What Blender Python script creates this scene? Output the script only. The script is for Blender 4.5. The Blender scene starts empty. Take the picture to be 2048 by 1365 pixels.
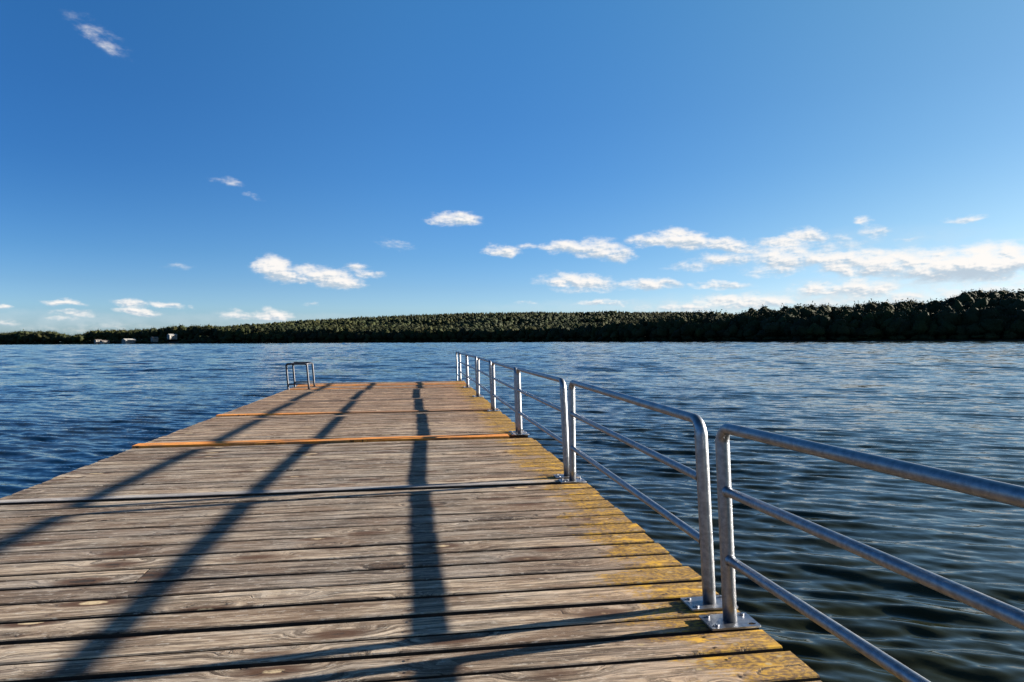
import bpy, bmesh, math, random
import numpy as np
from mathutils import Vector, Matrix, noise
R = math.radians
rnd = random.Random(7)
scene = bpy.context.scene
COL = scene.collection

# ------------------------------------------------------------------ camera
EYE = 1.5                     # eye height above the deck (deck top is z = 0)
WATER_Z = -0.46
FOCAL, YAW, PITCH, ROLL = 1318.0, 0.14496, -0.00107, -0.00548

def view_dir(x, z):
    c, s = math.cos(ROLL), math.sin(ROLL); x, z = c*x - s*z, s*x + c*z
    c, s = math.cos(PITCH), math.sin(PITCH); y, z = c - s*z, s + c*z
    c, s = math.cos(YAW), math.sin(YAW)
    return Vector((c*x + s*y, -s*x + c*y, z))
FWD = view_dir(0, 0); RIGHT = (view_dir(1, 0) - FWD); UP = (view_dir(0, 1) - FWD)
cam = bpy.data.objects.new('camera', bpy.data.cameras.new('camera')); COL.objects.link(cam)
M = Matrix((RIGHT, UP, -FWD)).transposed().to_4x4(); M.translation = (0, 0, EYE)
cam.matrix_world = M
cam.data.sensor_width = 36; cam.data.lens = 36*FOCAL/2048
cam.data.clip_start = .05; cam.data.clip_end = 30000
scene.camera = cam

# ------------------------------------------------------------------ sun, sky, exposure
SUN_EL = R(12.6)
SUN_AZ = R(90 - 6.9)          # clockwise from +Y (the pier points to +Y)
EXPOSURE = 2.15
SUN_STRENGTH = 5.0
SKY_STRENGTH = 0.05
sd = Vector((math.sin(SUN_AZ)*math.cos(SUN_EL), math.cos(SUN_AZ)*math.cos(SUN_EL), math.sin(SUN_EL)))
sl = bpy.data.lights.new('sun', 'SUN'); sl.energy = SUN_STRENGTH; sl.angle = R(.55); sl.color = (1, .90, .76)
so = bpy.data.objects.new('sun', sl); COL.objects.link(so)
so.rotation_euler = (-sd).to_track_quat('-Z', 'Y').to_euler(); so.location = sd*50
scene.view_settings.view_transform = 'Standard'; scene.view_settings.look = 'None'
scene.view_settings.gamma = 1; scene.view_settings.exposure = EXPOSURE
scene.view_settings.use_curve_mapping = False

class NT:                                   # tiny node-tree helper
    def __init__(s, tree): s.t = tree; s.n = tree.nodes; s.l = tree.links
    def new(s, typ, **kw):
        n = s.n.new(typ)
        for k, v in kw.items(): setattr(n, k, v)
        return n
    def set(s, sock, v):
        if isinstance(v, bpy.types.NodeSocket): s.l.new(v, sock)
        elif v is not None: sock.default_value = v
    def math(s, op, a, b=None, c=None, clamp=False):
        n = s.new('ShaderNodeMath', operation=op, use_clamp=clamp)
        s.set(n.inputs[0], a)
        if b is not None: s.set(n.inputs[1], b)
        if c is not None: s.set(n.inputs[2], c)
        return n.outputs[0]
    def comb(s, x, y, z):
        n = s.new('ShaderNodeCombineXYZ')
        for i, v in enumerate((x, y, z)): s.set(n.inputs[i], v)
        return n.outputs[0]
    def sep(s, v):
        n = s.new('ShaderNodeSeparateXYZ'); s.set(n.inputs[0], v); return n.outputs
    def noise(s, vec, scale, detail=4, rough=.55, dist=0, dims='3D'):
        n = s.new('ShaderNodeTexNoise', noise_dimensions=dims)
        s.set(n.inputs['Vector'], vec); n.inputs['Scale'].default_value = scale
        n.inputs['Detail'].default_value = detail; n.inputs['Roughness'].default_value = rough
        n.inputs['Distortion'].default_value = dist
        return n.outputs['Fac']
    def ramp(s, v, lo, hi, a=0., b=1., smooth=True):
        n = s.new('ShaderNodeMapRange', interpolation_type='SMOOTHSTEP' if smooth else 'LINEAR')
        s.set(n.inputs['Value'], v)
        for i, q in zip(('From Min', 'From Max', 'To Min', 'To Max'), (lo, hi, a, b)): s.set(n.inputs[i], q)
        return n.outputs['Result']
    def mix(s, f, a, b, typ='MIX'):
        n = s.new('ShaderNodeMix', data_type='RGBA', blend_type=typ)
        s.set(n.inputs['Factor'], f)
        for i, v in ((6, a), (7, b)):
            if isinstance(v, tuple) and len(v) == 3: v = v + (1,)
            s.set(n.inputs[i], v)
        return n.outputs[2]

def px_angles(x, y):
    d = view_dir((x-1024)/FOCAL, (682.5-y)/FOCAL).normalized()
    return math.degrees(math.atan2(d.x, d.y)), math.degrees(math.asin(d.z))

# clouds as patches of the sky: photo x, y, half width, half height (all turned into azimuth/elevation), density, slope
CLOUDS = [
 (197,76,50,22,.34,.45),(457,366,32,7,.34,.12),(508,395,18,6,.36,.2),(785,489,36,8,.40,.15),(345,533,36,4,.22,.05),
 (912,440,50,15,1.0,0),(880,446,30,7,.7,0),
 (545,537,40,22,1.1,0),(575,552,55,16,1.0,.12),(655,556,66,20,1.1,.16),(690,568,40,9,.9,.1),(713,535,26,8,.7,0),(742,552,38,8,.75,.1),
 (1003,503,40,11,.95,.05),(1060,493,34,5,.5,-.1),
 (1140,495,52,13,.95,.03),(1195,500,56,20,1.0,.08),(1240,510,30,15,.9,0),
 (1300,482,48,12,.9,0),(1365,482,56,19,1.1,.12),(1440,490,56,14,.9,.1),(1490,500,45,8,.7,.1),
 (1610,472,44,13,.95,.1),(1560,487,56,11,.9,.1),(1640,492,60,8,.5,.2),(1690,485,40,10,.4,.3),
 (1570,520,66,26,.85,.05),(1660,516,90,15,.9,.03),(1740,530,120,26,1.0,0),(1860,532,140,30,1.05,0),(1990,528,100,34,1.15,0),(2110,522,90,32,1.1,0),(1920,545,170,18,.9,0),
 (1440,522,60,13,.7,-.05),(1390,536,55,8,.55,0),(1540,545,60,10,.5,0),
 (1160,565,78,14,1.0,.05),(1300,569,60,11,.95,.05),(1445,573,64,9,.85,.05),(1170,580,60,6,.5,0),
 (1725,443,24,8,.65,0),(1748,466,30,12,.55,.2),(1930,438,46,7,.6,-.05),(1810,482,30,4,.3,0),
 (1650,580,70,12,.8,0),(1735,580,70,18,.8,.1),(1800,592,70,9,.6,.1),
 (1480,607,130,14,.75,.02),(1380,617,120,9,.6,0),(1560,602,50,9,.6,0),(1205,607,56,7,.75,0),(1050,604,24,3,.4,0),
 (127,606,44,6,.75,.05),(150,627,48,7,.7,.03),(125,637,26,4,.45,0),(-6,614,22,6,.7,0),(12,645,32,5,.55,0),
 (260,607,30,9,.85,.05),(277,624,40,7,.85,.1),(333,612,34,6,.8,.1),(385,618,9,4,.4,0),
 (480,633,34,10,.7,.1),(545,634,42,13,.9,.05),(625,610,22,4,.5,0),(190,660,200,10,.3,0),
 (1980,590,190,24,.55,0),(1750,610,260,14,.45,0),(620,668,300,8,.3,0),
 # beyond the frame, seen only by reflections and from other positions
 (-300,600,120,16,.8,0),(-420,480,80,18,.8,0),(2300,560,200,40,1.0,0),(2500,440,120,30,.9,0),(2900,520,260,60,.9,0)]

world = bpy.data.worlds.new('World'); scene.world = world; world.use_nodes = True
def build_world():
    t = NT(world.node_tree); t.n.clear()
    out = t.new('ShaderNodeOutputWorld'); bg = t.new('ShaderNodeBackground')
    sky = t.new('ShaderNodeTexSky', sky_type='NISHITA', sun_disc=False)
    sky.sun_elevation = SUN_EL; sky.sun_rotation = SUN_AZ
    sky.altitude = 200; sky.air_density = 1.0; sky.dust_density = .3; sky.ozone_density = 3.0
    hs = t.new('ShaderNodeHueSaturation'); hs.inputs['Saturation'].default_value = 1.22
    hs.inputs['Value'].default_value = 1.0; t.l.new(sky.outputs[0], hs.inputs['Color'])
    d = t.new('ShaderNodeTexCoord').outputs['Generated']
    x, y, z = t.sep(d)
    az = t.math('MULTIPLY', t.math('ARCTAN2', x, y), 180/math.pi)
    el = t.math('MULTIPLY', t.math('ARCSINE', z), 180/math.pi)
    # the clear northern air of the photograph: less yellow low down, deeper blue away from the sun
    cr = t.new('ShaderNodeValToRGB'); t.l.new(t.math('MULTIPLY', el, 1/90), cr.inputs[0])
    stops = [(0., (.44, .64, 1.20)), (2.7, (.60, .77, 1.15)), (4.4, (.55, .70, 1.00)), (7., (.52, .69, .94)), (10.5, (.54, .71, .93)),
             (13.8, (.55, .73, .94)), (18.6, (.62, .79, .97)), (27., (.80, .96, 1.06)), (45., (.55, .60, .62)), (75., (.38, .40, .42))]
    while len(cr.color_ramp.elements) < len(stops): cr.color_ramp.elements.new(.5)
    for e, (q, c_) in zip(cr.color_ramp.elements, stops): e.position = q/90
    for e, (q, c_) in zip(cr.color_ramp.elements, stops): e.color = c_ + (1,)
    base = t.mix(1., hs.outputs[0], cr.outputs[0], 'MULTIPLY')
    base = t.mix(1., base, (.985, .925, .925), 'MULTIPLY')
    west = t.math('MULTIPLY', t.ramp(az, 2., -32.), t.ramp(el, 0., 14., .48, 1.))
    base = t.mix(west, base, t.mix(1., base, (.55, .67, .76), 'MULTIPLY'))
    east = t.math('MULTIPLY', t.ramp(az, 2., 48.), t.ramp(el, 1., 9., .35, 1.))
    base = t.mix(east, base, t.mix(1., base, (1.50, 1.08, .80), 'MULTIPLY'))
    # ragged edges: the angles are warped by noise on the direction itself
    v3 = t.comb(az, t.math('MULTIPLY', el, 1.9), 0)
    wa = t.math('SUBTRACT', t.noise(v3, .55, 5, .6), .5)
    wb = t.math('SUBTRACT', t.noise(t.comb(t.math('ADD', az, 57.), t.math('MULTIPLY', el, 1.9), 3.), .5, 5, .6), .5)
    azw = t.math('ADD', az, t.math('MULTIPLY', wa, 2.2))
    elw = t.math('ADD', el, t.math('MULTIPLY', wb, 1.1))
    dens = None; hsum = None
    for (cx, cy, hw, hh, s, sl_) in CLOUDS:
        a0, e0 = px_angles(cx, cy)
        a1, _ = px_angles(cx+hw, cy); _, e1 = px_angles(cx, cy-hh)
        ra, re = max(.2, a1-a0)*1.24, max(.12, e1-e0)*1.5
        du = t.math('MULTIPLY_ADD', azw, 1/ra, -a0/ra)
        dv = t.math('MULTIPLY_ADD', elw, 1/re, -e0/re)
        if sl_: dv = t.math('MULTIPLY_ADD', du, sl_*ra/re, dv)
        # flat bottoms: below the centre the patch ends sooner
        dvn = t.math('MULTIPLY', t.math('MINIMUM', dv, 0.), -.75)
        r2 = t.math('ADD', t.math('MULTIPLY', du, du), t.math('MULTIPLY', dv, dv))
        r2 = t.math('ADD', r2, t.math('MULTIPLY', dvn, dvn))
        w = t.math('MULTIPLY', t.math('SUBTRACT', 1., r2), s)
        dens = w if dens is None else t.math('SMOOTH_MAX', dens, w, .15)
        wc = t.math('MAXIMUM', w, 0.)
        hh_ = t.math('MULTIPLY', wc, dv)
        hsum = hh_ if hsum is None else t.math('ADD', hsum, hh_)
    fb = t.noise(t.comb(az, t.math('MULTIPLY', el, 2.1), 9.), .75, 6, .56)
    fb2 = t.noise(t.comb(t.math('ADD', az, .18), t.math('MULTIPLY_ADD', el, 2.1, .3), 9.), .75, 6, .56)
    dn = t.math('ADD', dens, t.math('MULTIPLY', t.math('SUBTRACT', fb, .5), 1.9))
    a = t.ramp(dn, -.08, 1.05)
    a = t.math('MULTIPLY', a, t.ramp(dens, -.25, .35))
    a = t.math('MULTIPLY', a, t.ramp(dens, .1, .7, .62, 1.))
    veil = None
    for (cx, cy, hw, hh, s) in [(1850, 585, 420, 62, .62), (1500, 612, 420, 34, .42), (520, 645, 420, 24, .26), (60, 640, 260, 26, .26), (1150, 615, 260, 20, .22), (1700, 500, 420, 50, .20)]:
        a0, e0 = px_angles(cx, cy); a1, _ = px_angles(cx+hw*.5, cy); _, e1 = px_angles(cx, cy-hh)
        du = t.math('MULTIPLY_ADD', az, .5/(a1-a0), -a0*.5/(a1-a0)); dv = t.math('MULTIPLY_ADD', elw, 1/(e1-e0), -e0/(e1-e0))
        w = t.math('MULTIPLY', t.ramp(t.math('ADD', t.math('MULTIPLY', du, du), t.math('MULTIPLY', dv, dv)), 1., 0.), s)
        veil = w if veil is None else t.math('ADD', veil, w)
    veil = t.math('MULTIPLY', veil, t.ramp(fb, .32, .62, .45, 1.))
    base = t.mix(t.math('MINIMUM', veil, .8), base, (3.0, 3.45, 3.75))
    lit = t.math('ADD', t.math('MULTIPLY', t.math('SUBTRACT', fb, fb2), 3.), t.math('MULTIPLY', hsum, 1.1))
    lit = t.ramp(lit, -.55, .35)
    cl = t.mix(lit, (2.3, 2.75, 3.2), (4.6, 4.4, 4.2))
    col = t.mix(t.math('MULTIPLY', a, .96), base, cl)
    t.l.new(col, bg.inputs['Color']); bg.inputs['Strength'].default_value = SKY_STRENGTH
    t.l.new(bg.outputs[0], out.inputs[0])
build_world()

# ------------------------------------------------------------------ object helpers
def tag(o, label=None, cat=None, group=None, kind=None):
    if label: o['label'] = label
    if cat: o['category'] = cat
    if group: o['group'] = group
    if kind: o['kind'] = kind
    return o
def empty(name, loc=(0, 0, 0)):
    o = bpy.data.objects.new(name, None); COL.objects.link(o); o.location = loc; o.empty_display_size = .2
    return o
def link_mesh(name, me, mats, parent=None):
    for m in (mats if isinstance(mats, (list, tuple)) else [mats]): me.materials.append(m)
    o = bpy.data.objects.new(name, me); COL.objects.link(o)
    if parent: o.parent = parent
    return o
def from_bm(name, bm, mats, parent=None, smooth=False):
    me = bpy.data.meshes.new(name); bm.to_mesh(me); bm.free()
    if smooth:
        for p in me.polygons: p.use_smooth = True
    return link_mesh(name, me, mats, parent)
def box(bm, x0, x1, y0, y1, z0, z1, mi=0):
    vs = [bm.verts.new((x, y, z)) for z in (z0, z1) for y in (y0, y1) for x in (x0, x1)]
    fs = []
    for f in ((0, 2, 3, 1), (4, 5, 7, 6), (0, 1, 5, 4), (2, 6, 7, 3), (0, 4, 6, 2), (1, 3, 7, 5)):
        q = bm.faces.new([vs[i] for i in f]); q.material_index = mi; fs.append(q)
    return vs
def sweep(bm, pts, radii, n=20, caps=True):
    pts = [Vector(p) for p in pts]; rings = []
    prev = None
    for i, p in enumerate(pts):
        a = pts[max(0, i-1)]; b = pts[min(len(pts)-1, i+1)]; tdir = (b-a).normalized()
        if prev is None:
            ref = Vector((1, 0, 0)) if abs(tdir.x) < .9 else Vector((0, 1, 0))
            u = tdir.cross(ref).normalized()
        else:
            u = (prev - tdir*prev.dot(tdir)).normalized()
        prev = u; w = tdir.cross(u)
        r = radii[i] if isinstance(radii, (list, tuple)) else radii
        rings.append([bm.verts.new(p + (u*math.cos(k*2*math.pi/n) + w*math.sin(k*2*math.pi/n))*r) for k in range(n)])
    for a, b in zip(rings, rings[1:]):
        for k in range(n):
            f = bm.faces.new((a[k], b[k], b[(k+1) % n], a[(k+1) % n])); f.smooth = True
    if caps:
        bm.faces.new(rings[0]); bm.faces.new(rings[-1][::-1])

def mat(name):
    m = bpy.data.materials.new(name); m.use_nodes = True
    t = NT(m.node_tree); t.n.clear()
    out = t.new('ShaderNodeOutputMaterial'); p = t.new('ShaderNodeBsdfPrincipled')
    t.l.new(p.outputs[0], out.inputs[0])
    return m, t, p
def bump(t, p, h, strength, dist):
    b = t.new('ShaderNodeBump'); b.inputs['Strength'].default_value = strength; b.inputs['Distance'].default_value = dist
    t.l.new(h, b.inputs['Height']); t.l.new(b.outputs[0], p.inputs['Normal']); return b

# ------------------------------------------------------------------ materials
X0, X1 = -3.985, 1.762          # left and right deck edge
def wood_material(name, fresh=False, sunlit_gap=False):
    m, t, p = mat(name)
    pos = t.new('ShaderNodeNewGeometry').outputs['Position']
    x, y, z = t.sep(pos)
    at = t.new('ShaderNodeAttribute', attribute_name='board', attribute_type='GEOMETRY').outputs['Vector']
    br, bc, bt = t.sep(at)                      # random, y of the board's centre, random tint
    off = t.math('MULTIPLY', br, 37.)
    yl = t.math('SUBTRACT', y, bc)
    # knots: one voronoi cell now and then
    kv = t.comb(t.math('MULTIPLY_ADD', x, 1.5, off), t.math('MULTIPLY', yl, 4.4), off)
    vor = t.new('ShaderNodeTexVoronoi', feature='F1'); vor.inputs['Scale'].default_value = 1.
    vor.inputs['Randomness'].default_value = 1.
    t.l.new(kv, vor.inputs['Vector'])
    kd0 = vor.outputs['Distance']
    cr = t.sep(vor.outputs['Color'])
    has = t.math('GREATER_THAN', cr[0], .18)
    kd = t.math('ADD', kd0, t.math('MULTIPLY', t.math('SUBTRACT', t.noise(pos, 22, 3), .5), .09))
    swirl = t.math('MULTIPLY', t.ramp(kd, .0, .55, 1., 0.), has)
    # grain
    warp = t.math('SUBTRACT', t.noise(t.comb(t.math('MULTIPLY', x, 1.3), t.math('MULTIPLY', yl, 5.), off), 1., 3), .5)
    gy = t.math('ADD', t.math('MULTIPLY', yl, 46.), t.math('MULTIPLY', warp, 2.4))
    gy = t.math('ADD', gy, t.math('MULTIPLY', swirl, t.math('MULTIPLY', kd, 26.)))
    gv = t.comb(t.math('MULTIPLY_ADD', x, 2.6, off), gy, off)
    g1 = t.noise(gv, .62, 7, .72)
    g2 = t.noise(t.comb(t.math('MULTIPLY_ADD', x, 9., off), t.math('MULTIPLY', gy, 2.6), off), 1., 4, .6)
    g3 = t.noise(t.comb(t.math('MULTIPLY_ADD', x, .55, off), t.math('MULTIPLY', gy, .42), off), 1., 3, .6)
    blot = t.noise(t.comb(t.math('MULTIPLY_ADD', x, 1.1, off), t.math('MULTIPLY', y, 2.4), off), 1.6, 5, .6)
    fine = t.noise(pos, 150, 3, .6)
    if fresh:
        c = t.mix(t.ramp(g1, .35, .65), (.50, .155, .022), (.80, .33, .065))
        c = t.mix(t.ramp(blot, .47, .66), c, (.34, .16, .065))
        c = t.mix(t.math('MULTIPLY', bt, t.ramp(x, -2.6, -1.2)), c, (.25, .13, .065))
    else:
        c = t.mix(t.ramp(g1, .38, .62), (.050, .037, .027), (.47, .405, .33))
        c = t.mix(t.math('MULTIPLY', t.ramp(g3, .50, .66), .55), c, (.13, .096, .072))
        c = t.mix(t.math('MULTIPLY', t.ramp(g3, .46, .34), .45), c, (.46, .42, .375))
        c = t.mix(t.math('MULTIPLY', t.ramp(g2, .50, .66), .65), c, (.040, .028, .020))
        tint = t.mix(bt, (.64, .60, .585), (1.24, 1.17, 1.07))
        c = t.mix(1., c, tint, 'MULTIPLY')
        c = t.mix(t.math('MULTIPLY', t.ramp(blot, .47, .66), .62), c, (.14, .088, .055))
        c = t.mix(t.math('MULTIPLY', t.ramp(blot, .5, .32), .35), c, (.32, .29, .255))
        sp = t.noise(t.comb(t.math('MULTIPLY', x, 14.), t.math('MULTIPLY', y, 40.), 2.), 1., 4, .7)
        c = t.mix(t.math('MULTIPLY', t.ramp(sp, .56, .66), .55), c, (.52, .48, .42))
        c = t.mix(t.math('MULTIPLY', t.ramp(sp, .42, .32), .6), c, (.045, .032, .024))
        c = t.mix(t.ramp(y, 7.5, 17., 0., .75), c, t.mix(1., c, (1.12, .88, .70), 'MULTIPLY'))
        # knots, pale hearts with brown rims
        rim = t.math('MULTIPLY', t.math('MULTIPLY', t.ramp(kd, .36, .15), has), .92)
        c = t.mix(rim, c, (.07, .032, .015))
        ring = t.math('SINE', t.math('MULTIPLY', kd, 150.))
        heart = t.math('MULTIPLY', t.ramp(kd, .135, .095), has)
        pale = t.mix(t.math('MULTIPLY', t.math('ADD', ring, 1.), .18), (.56, .45, .28), (.17, .095, .05))
        dark = t.math('GREATER_THAN', cr[1], .80)
        c = t.mix(heart, c, t.mix(dark, pale, (.03, .02, .014)))
        # yellow lichen and moss towards the railing
        ln = t.noise(t.comb(t.math('MULTIPLY', x, 2.2), t.math('MULTIPLY', y, 4.4), 4.), 1.3, 7, .68)
        ln2 = t.noise(t.comb(x, t.math('MULTIPLY', y, 1.6), 0.), 34, 4, .6)
        edge = t.math('ADD', t.ramp(x, .45, 1.75, -.32, .33), t.math('MULTIPLY', t.math('SUBTRACT', bt, .5), .12))
        lm = t.ramp(t.math('ADD', t.math('ADD', ln, edge), t.math('MULTIPLY', t.math('SUBTRACT', ln2, .5), .35)), .58, .76)
        lc = t.mix(t.ramp(ln2, .4, .62), (.11, .055, .012), (.38, .215, .016))
        lc = t.mix(t.ramp(t.noise(t.comb(t.math('MULTIPLY', x, 3.), t.math('MULTIPLY', y, 5.), 8.), 2., 4), .52, .66), lc, (.60, .33, .005))
        c = t.mix(t.ramp(x, .2, 1.7, 0., .45), c, t.mix(1., c, (1.0, .72, .48), 'MULTIPLY'))
        c = t.mix(t.math('MULTIPLY', lm, .86), c, lc)
        spk = t.new('ShaderNodeTexVoronoi', feature='F1'); spk.inputs['Scale'].default_value = 1.
        t.l.new(t.comb(t.math('MULTIPLY', x, 11.), t.math('MULTIPLY', y, 17.), 0.), spk.inputs['Vector'])
        sc = t.sep(spk.outputs['Color'])
        sm = t.math('MULTIPLY', t.ramp(spk.outputs['Distance'], .26, .14), t.math('GREATER_THAN', t.math('ADD', sc[0], edge), .93))
        c = t.mix(t.math('MULTIPLY', sm, .8), c, (.36, .28, .15))
    if not fresh:
        hw = .11
        rx = None
        for xs in (X0+.12, -2.0, -.05, X1-.33):
            d_ = t.math('ABSOLUTE', t.math('SUBTRACT', x, xs)); rx = d_ if rx is None else t.math('MINIMUM', rx, d_)
        ry = t.math('ABSOLUTE', t.math('SUBTRACT', t.math('ABSOLUTE', yl), .068))
        rd = t.math('ADD', t.math('ADD', t.math('MULTIPLY', rx, .38), ry), t.math('MULTIPLY', t.math('SUBTRACT', t.noise(pos, 30, 3), .5), .03))
        c = t.mix(t.math('MULTIPLY', t.ramp(rd, .030, .004), .6), c, (.085, .045, .025))
    # dark crack lines
    ck = t.noise(t.comb(t.math('MULTIPLY_ADD', x, .9, off), t.math('MULTIPLY', gy, 1.7), 5.), 1., 3, .5)
    cm = t.ramp(ck, .595, .65)
    c = t.mix(t.math('MULTIPLY', cm, .75), c, (.015, .01, .008))
    c = t.mix(t.math('MULTIPLY', t.math('SUBTRACT', fine, .3), .55), c, t.mix(.5, c, (.02, .016, .014)))
    if sunlit_gap: c = t.mix(1., t.mix(.35, c, (.34, .35, .36)), (1.08, 1.12, 1.2), 'MULTIPLY')  # paler colour stands in for the sunlit strip between two post shadows
    t.l.new(c, p.inputs['Base Color']); p.inputs['Roughness'].default_value = .78
    p.inputs['Specular IOR Level'].default_value = .3
    h = t.math('ADD', t.math('MULTIPLY', g1, .8), t.math('MULTIPLY', g2, .45))
    h = t.math('SUBTRACT', h, t.math('MULTIPLY', cm, .8))
    h = t.math('ADD', h, t.math('MULTIPLY', fine, .2))
    bump(t, p, h, .6, .006)
    return m
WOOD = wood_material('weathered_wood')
FRESH = wood_material('orange_wood', True)
PALE = wood_material('sunlit_gap_wood', False, True)

def galvanized():
    m, t, p = mat('galvanized_steel')
    pos = t.new('ShaderNodeNewGeometry').outputs['Position']
    a = t.noise(pos, 38, 4, .6); b = t.noise(pos, 7, 4, .6); s = t.noise(pos, 420, 2)
    c = t.mix(t.ramp(a, .35, .65), (.22, .232, .26), (.31, .325, .355))
    c = t.mix(t.math('MULTIPLY', t.ramp(b, .68, .76), .7), c, (.13, .08, .05))
    t.l.new(c, p.inputs['Base Color'])
    t.l.new(t.ramp(b, .3, .7, .38, .50), p.inputs['Roughness'])
    t.l.new(t.ramp(b, .68, .76, 1., .3), p.inputs['Metallic'])
    bump(t, p, t.math('ADD', a, t.math('MULTIPLY', s, .4)), .18, .002)
    return m
STEEL = galvanized()
def plain(name, c1, c2, scale, rough, metal=0):
    m, t, p = mat(name)
    pos = t.new('ShaderNodeNewGeometry').outputs['Position']
    c = t.mix(t.ramp(t.noise(pos, scale, 5), .35, .65), c1, c2)
    t.l.new(c, p.inputs['Base Color']); p.inputs['Roughness'].default_value = rough; p.inputs['Metallic'].default_value = metal
    return m
DARKSTEEL = plain('dark_steel', (.025, .03, .04), (.05, .055, .07), 25, .5, .4)
GAP_SHADE = plain('shaded_board_side', (.018, .013, .010), (.045, .032, .022), 9, .9)  # near-black wood colour that paints the shade in the gaps between boards
BEAM = plain('dark_beam', (.05, .035, .022), (.12, .085, .055), 6, .85)
FLOATM = plain('dark_float', (.025, .03, .032), (.06, .065, .065), 4, .6)
SCREW = plain('dark_screw', (.05, .03, .02), (.11, .075, .05), 60, .6, .5)

def water_material():
    m, t, p = mat('lake_water')
    pos = t.new('ShaderNodeNewGeometry').outputs['Position']
    x, y, z = t.sep(pos)
    a = R(27)
    # wave frame: u along travel, v along crests
    u = t.math('ADD', t.math('MULTIPLY', x, math.sin(a)), t.math('MULTIPLY', y, math.cos(a)))
    v = t.math('SUBTRACT', t.math('MULTIPLY', x, math.cos(a)), t.math('MULTIPLY', y, math.sin(a)))
    # slopes of the ripples, taken straight from noise so that far water keeps its sparkle
    def slope(off, su, sv, sc, det, amp):
        n = t.noise(t.comb(t.math('MULTIPLY_ADD', u, su, off), t.math('MULTIPLY', v, sv), off), sc, det, .55, .15)
        return t.math('MULTIPLY', t.math('SUBTRACT', n, .5), amp)
    dist = t.math('SQRT', t.math('ADD', t.math('MULTIPLY', x, x), t.math('MULTIPLY', y, y)))
    far = t.ramp(dist, 10., 60.)
    gust = t.noise(t.comb(u, t.math('MULTIPLY', v, .35), 2.), .035, 4, .55)
    gm = t.ramp(gust, .35, .65, .7, 1.2)
    a1 = t.math('MULTIPLY', slope(0., 1., .30, 7., 4, .40), t.ramp(dist, 60., 350., 1., .5))
    a2 = t.math('MULTIPLY', slope(11., 1., .30, 1.6, 3, .60), t.math('MULTIPLY', far, t.ramp(dist, 60., 350., .9, .25)))
    a3 = t.math('MULTIPLY', slope(17., 1., .20, .42, 3, .30), t.math('MULTIPLY', far, t.ramp(dist, 60., 160., 1., 0.)))
    a4 = t.math('MULTIPLY', slope(29., 1., .25, .13, 3, .12), t.math('MULTIPLY', far, t.ramp(dist, 90., 260., 1., 0.)))
    b1 = slope(43., 1., .5, 5., 3, .22)
    a0 = t.math('MULTIPLY', slope(51., 1., .34, 19., 4, .30), t.ramp(dist, 8., 40., 1., 0.))
    a1 = t.math('ADD', a1, a0)
    su = t.math('MULTIPLY', t.math('ADD', t.math('ADD', a1, a2), t.math('ADD', a3, a4)), gm)
    sv = t.math('MULTIPLY', b1, gm)
    nx = t.math('ADD', t.math('MULTIPLY', su, math.sin(a)), t.math('MULTIPLY', sv, math.cos(a)))
    ny = t.math('SUBTRACT', t.math('MULTIPLY', su, math.cos(a)), t.math('MULTIPLY', sv, math.sin(a)))
    gn = t.new('ShaderNodeNewGeometry').outputs['Normal']
    va = t.new('ShaderNodeVectorMath', operation='ADD'); t.l.new(gn, va.inputs[0]); t.l.new(t.comb(nx, ny, 0.), va.inputs[1])
    vn = t.new('ShaderNodeVectorMath', operation='NORMALIZE'); t.l.new(va.outputs[0], vn.inputs[0])
    t.l.new(vn.outputs[0], p.inputs['Normal'])
    p.inputs['Base Color'].default_value = (.014, .016, .006, 1)
    p.inputs['Roughness'].default_value = .07; p.inputs['IOR'].default_value = 1.333
    return m
WATER = water_material()

def leaf_material(name, c1, c2, c3):
    m, t, p = mat(name)   # c1 dark crowns, c2 light crowns, c3 now and then
    at = t.new('ShaderNodeAttribute', attribute_name='tint', attribute_type='GEOMETRY').outputs['Vector']
    r1, r2, r3 = t.sep(at)
    pos = t.new('ShaderNodeNewGeometry').outputs['Position']
    n = t.noise(pos, .6, 3)
    patch = t.ramp(t.noise(pos, .012, 4, .6), .42, .58)
    c = t.mix(t.ramp(r1, 0., 1., smooth=False), c1, c2)
    c = t.mix(t.math('MULTIPLY', t.math('GREATER_THAN', r2, .8), .7), c, c3)
    c = t.mix(patch, c, t.mix(1., c, (1.35, 1.12, .80), 'MULTIPLY'))
    c = t.mix(t.math('MULTIPLY', n, .5), c, t.mix(.5, c, (.01, .015, .008)))
    t.l.new(c, p.inputs['Base Color']); p.inputs['Roughness'].default_value = .8
    p.inputs['Specular IOR Level'].default_value = .15
    return m
LEAF = leaf_material('tree_foliage', (.011, .016, .008), (.027, .038, .013), (.030, .034, .014))
HILLM = plain('wooded_ground', (.005, .008, .004), (.012, .014, .007), .05, .95)

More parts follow.
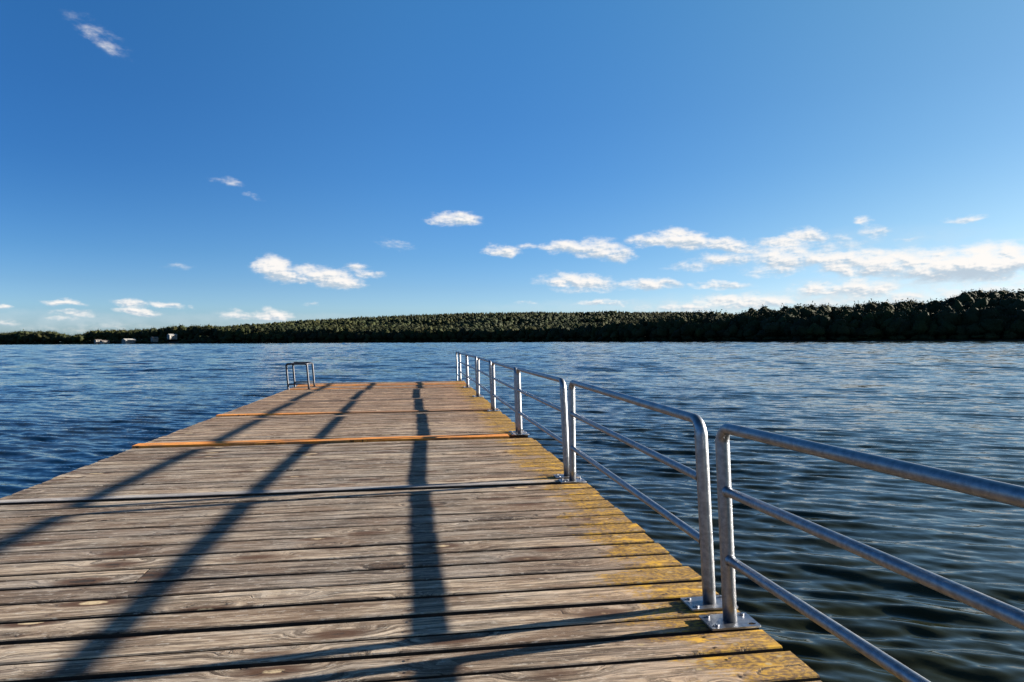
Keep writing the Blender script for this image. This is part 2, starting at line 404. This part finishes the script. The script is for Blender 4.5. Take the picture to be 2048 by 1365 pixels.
# ------------------------------------------------------------------ water: one sheet, finely waved near the pier
def build_water():
    rs = np.random.RandomState(3)
    ncomp = 110
    lam = np.exp(rs.uniform(np.log(.13), np.log(.95), ncomp))
    ang = R(27) + rs.normal(0, R(14), ncomp)
    kx = 2*np.pi/lam*np.sin(ang); ky = 2*np.pi/lam*np.cos(ang); ph = rs.uniform(0, 2*np.pi, ncomp)
    slope = .135*np.sqrt(1/ncomp)*2.0
    amp = slope*lam/(2*np.pi)*(lam/.4)**-.25
    # radial grid round the viewer, dense in the direction of the photograph
    th = np.concatenate([np.linspace(R(-180), R(-48), 60, endpoint=False), np.linspace(R(-46), R(60), 1300, endpoint=False), np.linspace(R(62), R(180), 60)])
    rr = [0.0, .8]
    while rr[-1] < 1150: rr.append(rr[-1]*1.0045 + .005)
    while rr[-1] < 9000: rr.append(rr[-1]*1.09)
    rr = np.array(rr)
    T, Rr = np.meshgrid(th, rr)
    X = Rr*np.sin(T); Y = Rr*np.cos(T); Z = np.zeros_like(X)
    cell = np.gradient(rr)[:, None]*np.ones_like(X)
    near = rr < 90
    for i in range(ncomp):
        w = np.clip((lam[i]/cell[near] - 2.2)/2., 0, 1)
        s = np.sin(kx[i]*X[near] + ky[i]*Y[near] + ph[i])
        Z[near] += amp[i]*w*(s + .22*np.cos(2*(kx[i]*X[near] + ky[i]*Y[near] + ph[i])))
    # longer waves on the open lake, too flat to notice close by
    for lo, hi, n_, r0, r1, sl_ in ((1.6, 3.6, 30, 12, 50, .080), (3.6, 8., 26, 60, 190, .08), (8., 16., 22, 220, 520, .065)):
        for i in range(n_):
            l_ = rs.uniform(lo, hi); a_ = R(27)+rs.normal(0, R(20)); p_ = rs.uniform(0, 6.28)
            w = np.clip((l_/cell - 2.2)/2., 0, 1)*np.clip((Rr-r0)/(r1-r0), 0, 1)
            Z += w*sl_*np.sqrt(2/n_)*l_/6.283*np.sin(6.283/l_*(X*np.sin(a_)+Y*np.cos(a_))+p_)
    # groups of higher and lower waves
    g = .85 + .35*np.sin(.31*X+.2*Y+1)*np.sin(.17*X-.36*Y+2) + .25*np.sin(.9*X+.5*Y)*np.sin(.5*X-.8*Y)
    Z = Z*g + WATER_Z
    nr, nt = X.shape
    co = np.stack([X, Y, Z], -1).reshape(-1, 3).astype(np.float32)
    i0 = (np.arange(nr-1)[:, None]*nt + np.arange(nt-1)[None]).reshape(-1)
    quads = np.stack([i0, i0+nt, i0+nt+1, i0+1], -1)
    me = bpy.data.meshes.new('water')
    me.vertices.add(len(co)); me.vertices.foreach_set('co', co.ravel())
    me.loops.add(quads.size); me.loops.foreach_set('vertex_index', quads.ravel().astype(np.int32))
    me.polygons.add(len(quads)); me.polygons.foreach_set('loop_start', np.arange(0, quads.size, 4, dtype=np.int32))
    me.polygons.foreach_set('use_smooth', np.ones(len(quads), bool))
    me.update(calc_edges=True)
    if me.polygons[len(me.polygons)//2].normal.z < 0: me.flip_normals()
    o = link_mesh('water', me, WATER); tag(o, kind='structure')
build_water()

# ------------------------------------------------------------------ far shore
def interp(tab, x):
    return float(np.interp(x, [a for a, _ in tab], [b for _, b in tab]))
DEPTH = [(-500, 1150), (0, 1000), (500, 900), (1000, 760), (1350, 560), (1600, 460), (2048, 390), (2700, 330)]
NEAR = [(-500, 655), (-200, 662), (0, 668), (30, 664), (100, 663), (125, 668), (142, 673), (160, 669), (190, 661), (240, 661), (330, 656),
        (350, 652), (430, 651), (450, 654), (470, 655), (520, 651), (600, 653), (700, 653), (800, 655), (900, 656), (1000, 655), (1100, 651),
        (1200, 645), (1300, 638), (1340, 632), (1370, 625), (1400, 624), (1450, 626), (1485, 629), (1500, 619), (1530, 615), (1560, 618),
        (1580, 614), (1620, 611), (1690, 612), (1750, 606), (1800, 603), (1830, 599), (1850, 606), (1880, 602), (1920, 588), (1960, 581), (2000, 580),
        (2060, 583), (2300, 590), (2700, 575)]
FAR = [(250, 672), (380, 661), (500, 651), (600, 643), (700, 638), (800, 632), (900, 629), (1000, 627), (1100, 626), (1200, 627), (1300, 625),
       (1400, 627), (1500, 632), (1700, 645), (1900, 660)]
def horizon(x): return 686.75 - .00549*x
def top_z(tab, x, depth): return EYE + (horizon(x) - interp(tab, x))/FOCAL*depth
FXY = Vector((FWD.x, FWD.y)).normalized(); RXY = Vector((FXY.y, -FXY.x))
def ground_pt(x, depth):
    p = FXY*depth + RXY*depth*(x-1024)/FOCAL
    return p.x, p.y
def sm(a): a = min(1, max(0, a)); return a*a*(3-2*a)
TREE_H = 17.0
def bumps(x, d, s, a):
    px, py = ground_pt(x, d)
    return a*noise.noise(Vector((px/s, py/s, 3.1))) + a*.5*noise.noise(Vector((px/s*2.3, py/s*2.3, 7.7)))
def near_ground(x, o):
    D = interp(DEPTH, x); zt = top_z(NEAR, x, D+85)
    th = min(TREE_H, zt-.8)
    return WATER_Z + .5 + max(0, zt-th-.2)*sm(o/85) + .25*min(o, 20)/20 + (0 if o < 15 or zt < 20 else min(1, (o-15)/30)*bumps(x, D+o, 45., 2.2))
def far_ground(x, d):
    zt = top_z(FAR, x, 1850) - 13
    return WATER_Z + .6 + max(0, zt)*sm((d-1080)/800) + bumps(x, d, 110., 9.)*min(1, max(0, (d-1100)/150))*min(1, max(0, (1850-d)/180))*min(1, max(0, zt)/40)

def hills(name, xs, ds, f):
    bm = bmesh.new(); rows = []
    for d in ds:
        row = []
        for x in xs:
            z, (px, py) = f(x, d)
            row.append(bm.verts.new((px, py, z)))
        rows.append(row)
    for a, b in zip(rows, rows[1:]):
        for i in range(len(xs)-1):
            bm.faces.new((a[i], a[i+1], b[i+1], b[i]))
    o = from_bm(name, bm, HILLM, smooth=True); tag(o, kind='structure'); return o
def f_near(x, o):
    D = interp(DEPTH, x)
    if o < 0: return WATER_Z - 1.5, ground_pt(x, D-4)
    return near_ground(x, o) - (0 if o < 150 else (o-150)*.02), ground_pt(x, D+o)
hills('shore_bank', list(np.linspace(-500, 2700, 330)), [-1, 0, 5, 12, 20, 30, 45, 60, 80, 100, 150, 300], f_near)
hills('hills', list(np.linspace(200, 1950, 120)), list(np.linspace(1080, 1900, 24)) + [2300], lambda x, d: (far_ground(x, d) if d < 2000 else 0, ground_pt(x, d)))

def crown_variant(seed, sub, nleaf, conifer=False):
    r = random.Random(seed); bm = bmesh.new()
    bmesh.ops.create_icosphere(bm, subdivisions=sub, radius=1)
    lobes = [(Vector((r.gauss(0, 1), r.gauss(0, 1), r.gauss(.2, .8))).normalized(), r.uniform(.15, .42), r.uniform(6, 16)) for _ in range(14)]
    def rad(d):
        if conifer:
            z = d.z
            return 1
        return .78 + sum(a*math.exp(k*(d.dot(l)-1)) for l, a, k in lobes)
    for v in bm.verts:
        d = v.co.normalized(); n = noise.noise(d*3 + Vector((seed, 0, 0)))
        if conifer:
            h = (d.z+1)/2; w = (1-h)**.8*.95*(1+.35*n) + .03
            q = Vector((d.x, d.y)); q = q.normalized()*w if q.length > 1e-4 else q
            v.co = Vector((q.x, q.y, d.z*1.35))
        else:
            v.co = d*rad(d)*(.92+.20*n+.12*noise.noise(d*8 + Vector((seed, 3, 0))))
            v.co.z *= .92 if v.co.z > 0 else .75
    base = [v.co.copy() for v in bm.verts]
    for i in range(nleaf):
        c = r.choice(base)*r.uniform(.85, 1.25); s = r.uniform(.05, .17)
        a = (c.normalized()*1.3 + Vector((r.gauss(0, .5), r.gauss(0, .5), r.gauss(0, .5)))).normalized(); b = a.orthogonal().normalized()
        b.rotate(Matrix.Rotation(r.uniform(0, 6.3), 3, a)); c2 = a.cross(b)
        bm.faces.new([bm.verts.new(c + b*s), bm.verts.new(c + c2*s*.8), bm.verts.new(c - b*s)])
    bmesh.ops.triangulate(bm, faces=bm.faces[:])
    V = np.array([v.co[:] for v in bm.verts], np.float32); bm.verts.index_update()
    F = np.array([[v.index for v in f.verts] for f in bm.faces], np.int32); bm.free()
    return V, F
def bake(name, items, variants, label, cat):
    VV, FF, TT = [], [], []; base = 0; rs = np.random.RandomState(5)
    for (x, y, z, rx, rz, vi) in items:
        V, F = variants[vi]; a = rs.uniform(0, 6.28); c, s = math.cos(a), math.sin(a)
        P = np.empty_like(V)
        P[:, 0] = (V[:, 0]*c - V[:, 1]*s)*rx + x; P[:, 1] = (V[:, 0]*s + V[:, 1]*c)*rx + y; P[:, 2] = V[:, 2]*rz + z
        VV.append(P); FF.append(F+base); base += len(V)
        TT.append(np.tile(rs.uniform(0, 1, 3).astype(np.float32), (len(V), 1)))
    V = np.concatenate(VV); F = np.concatenate(FF); T = np.concatenate(TT)
    me = bpy.data.meshes.new(name)
    me.vertices.add(len(V)); me.vertices.foreach_set('co', V.ravel())
    me.loops.add(F.size); me.loops.foreach_set('vertex_index', F.ravel())
    me.polygons.add(len(F)); me.polygons.foreach_set('loop_start', np.arange(0, F.size, 3, dtype=np.int32))
    me.update(calc_edges=True)
    at = me.attributes.new('tint', 'FLOAT_VECTOR', 'POINT'); at.data.foreach_set('vector', T.ravel())
    o = link_mesh(name, me, LEAF); tag(o, label, cat, kind='stuff'); return o
def trunk_variant():
    bm = bmesh.new(); sweep(bm, [(0, 0, 0), (.1, 0, .5), (0, 0, 1)], [1, .8, .5], 5, False)
    bmesh.ops.triangulate(bm, faces=bm.faces[:]); bm.verts.index_update()
    V = np.array([v.co[:] for v in bm.verts], np.float32); F = np.array([[v.index for v in f.verts] for f in bm.faces], np.int32); bm.free()
    return V, F
HOUSES = [(198, 684, 11, .0), (212, 686, 14, 1.0), (262, 684, 21, .0), (311, 680, 11, 5.), (347, 675, 15, 8.)]   # photo x, y of the base, width px, kind
def build_forests():
    r = random.Random(11)
    var = [crown_variant(i, 3, 620) for i in range(7)] + [crown_variant(20+i, 3, 300, True) for i in range(2)] + [trunk_variant()]
    items = []
    x = -480.0
    while x < 2650:
        D = interp(DEPTH, x)
        o = 3 + r.uniform(0, 5)
        while o < 118:
            d = D + o; xx = x + r.uniform(-.5, .5)*7*FOCAL/d
            skip = any(abs(xx-h[0]) < h[2]*.6+2 and o < 28 for h in HOUSES)
            g = near_ground(xx, o); zt = top_z(NEAR, xx, d)
            hmax = zt + r.uniform(-1.9, .2) - g
            hgt = min(r.uniform(12, 20), hmax)
            if o < 12: hgt = min(hgt, r.uniform(8, 15))
            if o < 40 and 165 < xx < 440: hgt = min(hgt, r.uniform(3.2, 5.0) + max(0, o-22)*.25)
            if hgt > 3 and not skip:
                px, py = ground_pt(xx, d); con = r.random() < .02
                w = min(hgt*.42, r.uniform(3.0, 7.4)) if not con else hgt*.2
                vi = r.randrange(7) if not con else 7 + r.randrange(2)
                if con: items.append((px, py, g+hgt*.5, w, hgt*.38, vi))
                else: items.append((px, py, g+hgt*.56, w, hgt*.44, vi))
                if o < 24:
                    items.append((px, py, g-.3, .25, hgt*.5, 9))
                    # undergrowth and low boughs that close the edge of the wood towards the water
                    items.append((px+r.uniform(-3, 3), py+r.uniform(-3, 3), g+r.uniform(.6, 2), r.uniform(2.5, 4), r.uniform(1.6, 3.2), r.randrange(7)))
            o += r.uniform(6, 9)
        x += 6.2*FOCAL/(D+40)
    bake('shore_wood', items, var, 'dense dark green wood along the far shore, rising in a higher hump at the right', 'wood')
    var = [crown_variant(40+i, 2, 110) for i in range(6)] + [crown_variant(50+i, 2, 60, True) for i in range(3)]
    items = []; d = 1110.
    while d < 1885:
        x = 320.
        while x < 1600:
            xx = x + r.uniform(-9, 9); dd = d + r.uniform(-10, 10)
            zt = top_z(FAR, xx, 1850)
            g = far_ground(xx, dd)
            if zt > 8:
                px, py = ground_pt(xx, dd); con = r.random() < (.7 if dd > 1650 else .15)
                h = r.uniform(11, 17)
                if con: items.append((px, py, g+h*.5, h*.22, h*.38, 6+r.randrange(3)))
                else: items.append((px, py, g+h*.5, r.choice((r.uniform(3., 5.), r.uniform(5., 8.5))), h*r.uniform(.34, .5), r.randrange(6)))
            x += 8.6*FOCAL/d
        d += 10.5
    bake('hill_wood', items, var, 'green wooded hill rising behind the shore in the middle distance', 'wood')
build_forests()

# houses on the left shore
WALLM = plain('white_render', (.15, .145, .14), (.24, .23, .22), .5, .8)
ROOFM = plain('grey_roof', (.08, .07, .065), (.12, .105, .10), .8, .8)
ROOFW = plain('pale_roof', (.20, .20, .20), (.30, .30, .29), .8, .6)
GLASSM = plain('dark_glass', (.02, .025, .03), (.05, .06, .07), .5, .15)
HL = ['small pale boathouse with grey roof on the left shore, leftmost building',
      'low pale boathouse right at the waterline on the left shore',
      'largest white building on the far left shore, with a pale roof',
      'small white house among dark trees, above the shore right of the large white building',
      'pale gabled house higher among the trees, rightmost of the shore buildings']
def build_houses():
    for (x, y, wpx, up), lab in zip(HOUSES, HL):
        D = interp(DEPTH, x) + (2 if up < 2 else 14)
        w = wpx*D/FOCAL; dd = w*.7
        z0 = EYE + (horizon(x)-y)/FOCAL*D
        z0 = max(z0, WATER_Z+.4)
        hw = 2.3 if up < 2 else 3.2
        px, py = ground_pt(x, D)
        r = empty('shore_house', (px, py, z0)); r.rotation_euler.z = -YAW - math.atan((x-1024)/FOCAL)*.5 + R(42)
        tag(r, lab, 'house', 'houses on the left shore')
        bm = bmesh.new(); box(bm, -w/2, w/2, 0, dd, -3, hw); from_bm('wall', bm, WALLM, r)
        bm = bmesh.new(); e = .4; rh = w*.15
        a = [bm.verts.new(v) for v in ((-w/2-e, -e, hw), (w/2+e, -e, hw), (w/2+e, dd+e, hw), (-w/2-e, dd+e, hw), (-w/2-e, dd/2, hw+rh), (w/2+e, dd/2, hw+rh))]
        for f in ((0, 1, 5, 4), (2, 3, 4, 5), (0, 4, 3), (1, 2, 5), (0, 3, 2, 1)): bm.faces.new([a[i] for i in f])
        from_bm('roof', bm, ROOFW if wpx > 16 or up > 6 else ROOFM, r)
        for k in (-1, 0, 1):
            bm = bmesh.new(); box(bm, k*w*.28-.5, k*w*.28+.5, -.06, .0, 1.0, 2.3); from_bm('window', bm, GLASSM, r)
build_houses()

# ------------------------------------------------------------------ pier
PITCH_S = 3.53                  # length of one float section
JOINT0 = 3.395                  # first joint, between the two nearest posts
THICK = .045
pier = empty('pier', (0, 0, 0))
tag(pier, 'long weathered plank pier with yellow lichen along its railed right edge', 'pier')
def add_board(bm, lay, y0, y1, zt, xa, xb, r, fresh=0):
    yc = (y0+y1)/2; rv, tv = r.random(), r.random()
    n = 9
    tilt = r.uniform(-.0015, .0015); tw = r.uniform(-.0025, .0025)
    rings = []
    b = .006
    jl = r.uniform(-.012, .012); jr = r.uniform(-.018, .014)
    for i in range(n+1):
        x = xa + jl + (xb+jr-xa-jl)*i/n
        wob = .0022*math.sin(i*1.7+rv*20); zz = zt + tilt*0 + tw*(i/n-.5) + .0012*math.sin(i*1.1+rv*9)
        pr = [(y0+wob, zz-THICK), (y0+wob, zz-b+tilt*-.5), (y0+b+wob, zz-tilt), (y1-b+wob*.6, zz+tilt), (y1+wob*.6, zz-b+tilt*.5), (y1+wob*.6, zz-THICK)]
        rings.append([bm.verts.new((x, p[0], p[1])) for p in pr])
    fs = []
    for a, c in zip(rings, rings[1:]):
        for k in range(6): fs.append(bm.faces.new((a[k], c[k], c[(k+1) % 6], a[(k+1) % 6])))
    fs.append(bm.faces.new(rings[0])); fs.append(bm.faces.new(rings[-1][::-1]))
    for f in fs:
        f.material_index = 0
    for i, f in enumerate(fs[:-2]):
        if i % 6 in (0, 5, 4): f.material_index = 2  # sides and underside take the painted gap shade
    for f in fs:
        for l in f.loops: l[lay] = (rv, yc, tv)
def screws(bm, y0, y1, zt, r):
    for xs in (X0+.12, -2.0, -.05, X1-.33):
        for yy in (y0+.045, y1-.045):
            x = xs + r.uniform(-.02, .02); y = yy + r.uniform(-.006, .006); n = 8
            vs = [bm.verts.new((x+.0085*math.cos(k*6.283/n), y+.0085*math.sin(k*6.283/n), zt+.0032)) for k in range(n)]
            f = bm.faces.new(vs); f.material_index = 1
LINES0 = [3.112, 3.326]          # measured gaps near the first joint
NEWER = {   # (section, board): lift, greyed towards the railing, right end, label
    (1, 12): (.030, 0., X1-.33, 'bright orange board across the pier, ending at the third pair of posts'),
    (3, 0): (.020, 1., X1-.02, 'board across the pier, bright orange on its left half'),
    (5, 1): (.010, .7, X1-.02, 'orange-brown board near the far end, nearest of three'),
    (5, 6): (.014, .2, X1-.02, 'orange board near the far end, middle one of three'),
    (5, 8): (.010, .5, X1-.02, 'orange-brown board near the far end, farthest of three')}
def build_deck():
    r = random.Random(21)
    for k in range(-2, 6):
        ya = JOINT0 + PITCH_S*k; yb = ya + PITCH_S       # section k lies beyond joint k
        bm = bmesh.new(); lay = bm.loops.layers.float_vector.new('board')
        FR = []
        nb = 13
        w = (PITCH_S-.165)/nb
        ys = ya
        base = r.uniform(-.002, .002)
        for j in range(nb+1):
            gap = r.uniform(.028, .040)
            if (k, j) in ((-1, 12), (0, 12), (0, 0)): gap = .050
            ye = ya + w*(j+1) + (r.uniform(-.012, .012) if j < nb-1 else 0) if j < nb else yb
            if j == nb: break
            z = base + r.uniform(-.0018, .0018)
            if (k, j) in NEWER: FR.append((ys, ye-.012, z) + NEWER[(k, j)]); ys = ye; continue
            if k == 0 and j == 4:                        # one board made of two narrow ones on the left half
                mid = (ys+ye)/2
                add_board(bm, lay, ys, mid-.006, z, X0, -1.75, r); add_board(bm, lay, mid+.004, ye-gap, z, X0, -1.75, r)
                add_board(bm, lay, ys, ye-gap, z, -1.745, X1, r)
            else:
                add_board(bm, lay, ys, ye-gap, z, X0, X1, r)
            screws(bm, ys, ye-gap, z+.001, r)
            ys = ye
        if k != 0:                               # plain narrow closing board
            add_board(bm, lay, ys, yb-.012, base, X0, X1, r)
        bmesh.ops.recalc_face_normals(bm, faces=bm.faces[:])
        from_bm('deck_section', bm, [WOOD, SCREW, GAP_SHADE], pier)
        for (f0, f1, fz, lift, grey, xr, lab) in FR:
            bm = bmesh.new(); lay = bm.loops.layers.float_vector.new('board')
            add_board(bm, lay, f0, f1, fz+lift, X0, xr, r)
            for f in bm.faces:
                for l in f.loops: q = l[lay]; l[lay] = (q[0], q[1], grey)
            bmesh.ops.recalc_face_normals(bm, faces=bm.faces[:])
            from_bm('orange_board', bm, [FRESH, SCREW, FRESH], pier)['label'] = lab
        if k == 0:
            bm = bmesh.new(); lay = bm.loops.layers.float_vector.new('board')
            add_board(bm, lay, ys+.045, yb-.010, .008, X0+.02, X1-.02, r)
            bmesh.ops.recalc_face_normals(bm, faces=bm.faces[:])
            from_bm('joint_board', bm, [PALE, SCREW, GAP_SHADE], pier)['label'] = 'narrow board at the second pair of posts, coloured pale like a sunlit gap'
        # frame and floats under the section
        bm = bmesh.new()
        for yy in (ya+.06, ya+PITCH_S/2, yb-.20): box(bm, X0+.06, X1-.06, yy, yy+.1, -.24, -THICK-.006)
        from_bm('cross_beam', bm, BEAM, pier)
        for xx in (X0+.05, -1.2, X1-.17):
            bm = bmesh.new(); box(bm, xx, xx+.1, ya+.01, yb-.01, -.36, -.242); from_bm('long_beam', bm, BEAM, pier)
        for xx in (X0+.25, -1.6, X1-1.2):
            bm = bmesh.new(); box(bm, xx, xx+.95, ya+.3, yb-.3, -.85, -.362)
            bmesh.ops.bevel(bm, geom=bm.edges[:], offset=.07, segments=2, affect='EDGES'); from_bm('float', bm, FLOATM, pier)
build_deck()

# ------------------------------------------------------------------ railings
RX = 1.632
def plate_mesh():
    cu = bpy.data.curves.new('plate', 'CURVE'); cu.dimensions = '2D'; cu.fill_mode = 'BOTH'; cu.extrude = .005
    def loop(pts):
        s = cu.splines.new('POLY'); s.points.add(len(pts)-1)
        for p, q in zip(s.points, pts): p.co = (q[0], q[1], 0, 1)
        s.use_cyclic_u = True
    hx, hy, c = .135, .085, .006
    loop([(-hx+c, -hy), (hx-c, -hy), (hx, -hy+c), (hx, hy-c), (hx-c, hy), (-hx+c, hy), (-hx, hy-c), (-hx, -hy+c)])
    for sx in (-1, 1):
        for sy in (-1, 1):
            loop([(sx*.097 + .022*math.cos(a*6.283/16), sy*.055 + .0125*math.sin(a*6.283/16)) for a in range(16)][::-1])
    o = bpy.data.objects.new('plate', cu); COL.objects.link(o)
    dg = bpy.context.evaluated_depsgraph_get(); me = bpy.data.meshes.new_from_object(o.evaluated_get(dg))
    bpy.data.objects.remove(o); me.name = 'base_plate'; return me
PLATE = plate_mesh(); PLATE.materials.append(STEEL)
def bolt_mesh():
    bm = bmesh.new()
    bmesh.ops.create_cone(bm, cap_ends=True, segments=6, radius1=.0105, radius2=.0105, depth=.009, matrix=Matrix.Translation((0, 0, .0095)))
    bmesh.ops.create_cone(bm, cap_ends=True, segments=16, radius1=.0165, radius2=.0165, depth=.003, matrix=Matrix.Translation((0, 0, .0035)))
    me = bpy.data.meshes.new('bolt'); bm.to_mesh(me); bm.free(); me.materials.append(STEEL); return me
BOLT = bolt_mesh()
TOP, MID, LOW = 1.045, .712, .352
def railing(ya, yb, leana, leanb, label, ha=0., hb=0., dxa=0., dxb=0.):
    """ya near post, yb far post; lean = how far the post top stands towards the pier (m)"""
    r = empty('railing_section', (RX, ya, 0))
    tag(r, label, 'railing', 'galvanized railing sections along the right edge')
    L = yb-ya
    def P(s, z):   # s along the section 0..L, z height
        f = s/L; lean = leana*(1-f) + leanb*f
        return Vector((-lean*z/TOP + dxa*(1-f) + dxb*f, s, z + (ha*(1-f)+hb*f)*(z > .1)))
    rp, rr_ = .036, .0280; B = .085
    pts, rad = [], []
    for i in range(10): pts.append(P(0, .010 + (TOP-B-.010)*i/9)); rad.append(rp)
    for i in range(1, 9):
        a = i/8*math.pi/2; pts.append(P(B*(1-math.cos(a)), TOP-B+B*math.sin(a))); rad.append(rp+(rr_-rp)*i/8)
    n = 14
    for i in range(1, n): pts.append(P(B+(L-2*B)*i/n, TOP)); rad.append(rr_)
    for i in range(0, 9):
        a = i/8*math.pi/2; pts.append(P(L-B+B*math.sin(a), TOP-B+B*math.cos(a))); rad.append(rr_+(rp-rr_)*i/8)
    for i in range(1, 10): pts.append(P(L, TOP-B - (TOP-B-.010)*i/9)); rad.append(rp)
    bm = bmesh.new(); sweep(bm, pts, rad, 24); from_bm('post_and_top_rail', bm, STEEL, r)
    for z in (MID, LOW):
        bm = bmesh.new()
        m = 10; q = [P(rp*.6+(L-rp*1.2)*i/m, z) for i in range(m+1)]
        sweep(bm, q, .0245, 20, False)
        for e, d in ((q[0], 1), (q[-1], -1)):            # weld collar
            sweep(bm, [e+Vector((0, d*(rp*.35), 0)), e+Vector((0, d*(rp*.35+.010), 0)), e+Vector((0, d*(rp*.35+.020), 0))], [.031, .029, .0245], 20, False)
        from_bm('middle_rail' if z == MID else 'lower_rail', bm, STEEL, r)
    for s, dx in ((0, dxa), (L, dxb)):
        p = bpy.data.objects.new('base_plate', PLATE); COL.objects.link(p); p.parent = r
        p.location = (dx-.005, s, .0125)
        for sx, sy in ((-1, 1), (1, 1), (-1, -1)):
            b = bpy.data.objects.new('bolt', BOLT); COL.objects.link(b); b.parent = p; b.location = (sx*.097+.004, sy*.055, .0)
    return r
J = [JOINT0 + PITCH_S*k for k in range(7)]
G = .123
ORD = ['nearest steel railing section, its rails running out of the photo at lower right',
       'second railing section from the viewer, tall post with rounded corner at its near end',
       'third railing section from the viewer, between the second and third pair of posts',
       'fourth railing section from the viewer, starting at the end of the bright orange board',
       'fifth railing section from the viewer, small in the distance',
       'sixth railing section from the viewer, second last before the far corner',
       'seventh and farthest full railing section, ending at the far corner of the pier']
leans = [(.03, .040), (.052, .006), (.045, .030), (.03, .02), (.05, .0), (.04, .035), (.03, .03)]
railing(J[0]-PITCH_S+G, J[0]-G, .035, .042, ORD[0], .065, -.008)
for k in range(6):
    ya, yb = J[k]+G, J[k+1]-G
    railing(ya, yb, leans[k+1][0] if k else .05, leans[k+1][1], ORD[k+1], .012*math.sin(k*2.1), .01*math.cos(k*1.7), .0, .0)
# short end rail at the far corner whose outer leg stands in the water
def end_rail():
    ya = J[6]+.10; r = empty('end_handrail', (RX, ya, 0))
    tag(r, 'short steel handrail at the far right corner, reaching past the pier end into the water', 'handrail')
    L = 1.7; B = .12; pts = [(0, 0, .0+(TOP-B)*i/6) for i in range(7)]
    pts += [(-.03*1, B*(1-math.cos(a)), TOP-B+B*math.sin(a)) for a in [i*math.pi/12 for i in range(1, 7)]]
    pts += [(-.03, B+(L-2*B)*i/5, TOP) for i in range(1, 5)]
    pts += [(-.03, L-B+B*math.sin(a), TOP-B+B*math.cos(a)) for a in [i*math.pi/12 for i in range(0, 7)]]
    pts += [(-.01, L, TOP-B-(TOP-B+1.2)*i/6) for i in range(1, 7)]
    bm = bmesh.new(); sweep(bm, pts, .032, 16); from_bm('handrail_hoop', bm, STEEL, r)
    bm = bmesh.new(); sweep(bm, [(-.01, 0, .15), (-.01, L, .15)], .022, 12); from_bm('brace', bm, STEEL, r)
end_rail()

# ------------------------------------------------------------------ bathing ladder on the left edge
def ladder():
    y0 = 21.3
    r = empty('bathing_ladder', (-3.93, y0, 0))
    tag(r, 'steel bathing ladder with two tall hoop handrails on the left edge near the far end', 'ladder')
    W, H, B, S, lean = .62, .80, .06, 1.12, .065
    for s in (0, S):
        def q(x, z): return (x - lean*z/H, s, z)
        pts = [q(0, -1.1), q(0, -.4)] + [q(0, (H-B)*i/5) for i in range(6)]
        pts += [q(B*(1-math.cos(a)), H-B+B*math.sin(a)) for a in [i*math.pi/12 for i in range(1, 7)]]
        pts += [q(B+(W-2*B)*i/3, H+.0) for i in range(1, 3)]
        pts += [q(W-B+B*math.sin(a), H-B+B*math.cos(a)) for a in [i*math.pi/12 for i in range(0, 7)]]
        pts += [q(W, (H-B)*(1-i/5)+.004) for i in range(1, 6)]
        bm = bmesh.new(); sweep(bm, [Vector(p)+Vector((-.0, 0, 0)) for p in pts], .031, 14); from_bm('handrail_hoop', bm, DARKSTEEL, r)
        bm = bmesh.new(); sweep(bm, [q(0, .17), q(W, .17)], .024, 10); from_bm('cross_bar', bm, DARKSTEEL, r)
        bm = bmesh.new(); box(bm, W-.07, W+.07, s-.06, s+.06, .004, .014); from_bm('base_plate', bm, DARKSTEEL, r)
    for x in (.0, W):
        bm = bmesh.new(); x1 = x-lean+(.03 if x == 0 else -.03); sweep(bm, [(x1, .0, H-.012), (x1, S, H-.012)], .030, 12); from_bm('top_bar', bm, DARKSTEEL, r)
    for i in range(4):
        bm = bmesh.new(); z = -.12-.26*i; box(bm, -.05, .05, .02, S-.02, z-.012, z+.012); from_bm('rung', bm, DARKSTEEL, r)
ladder()
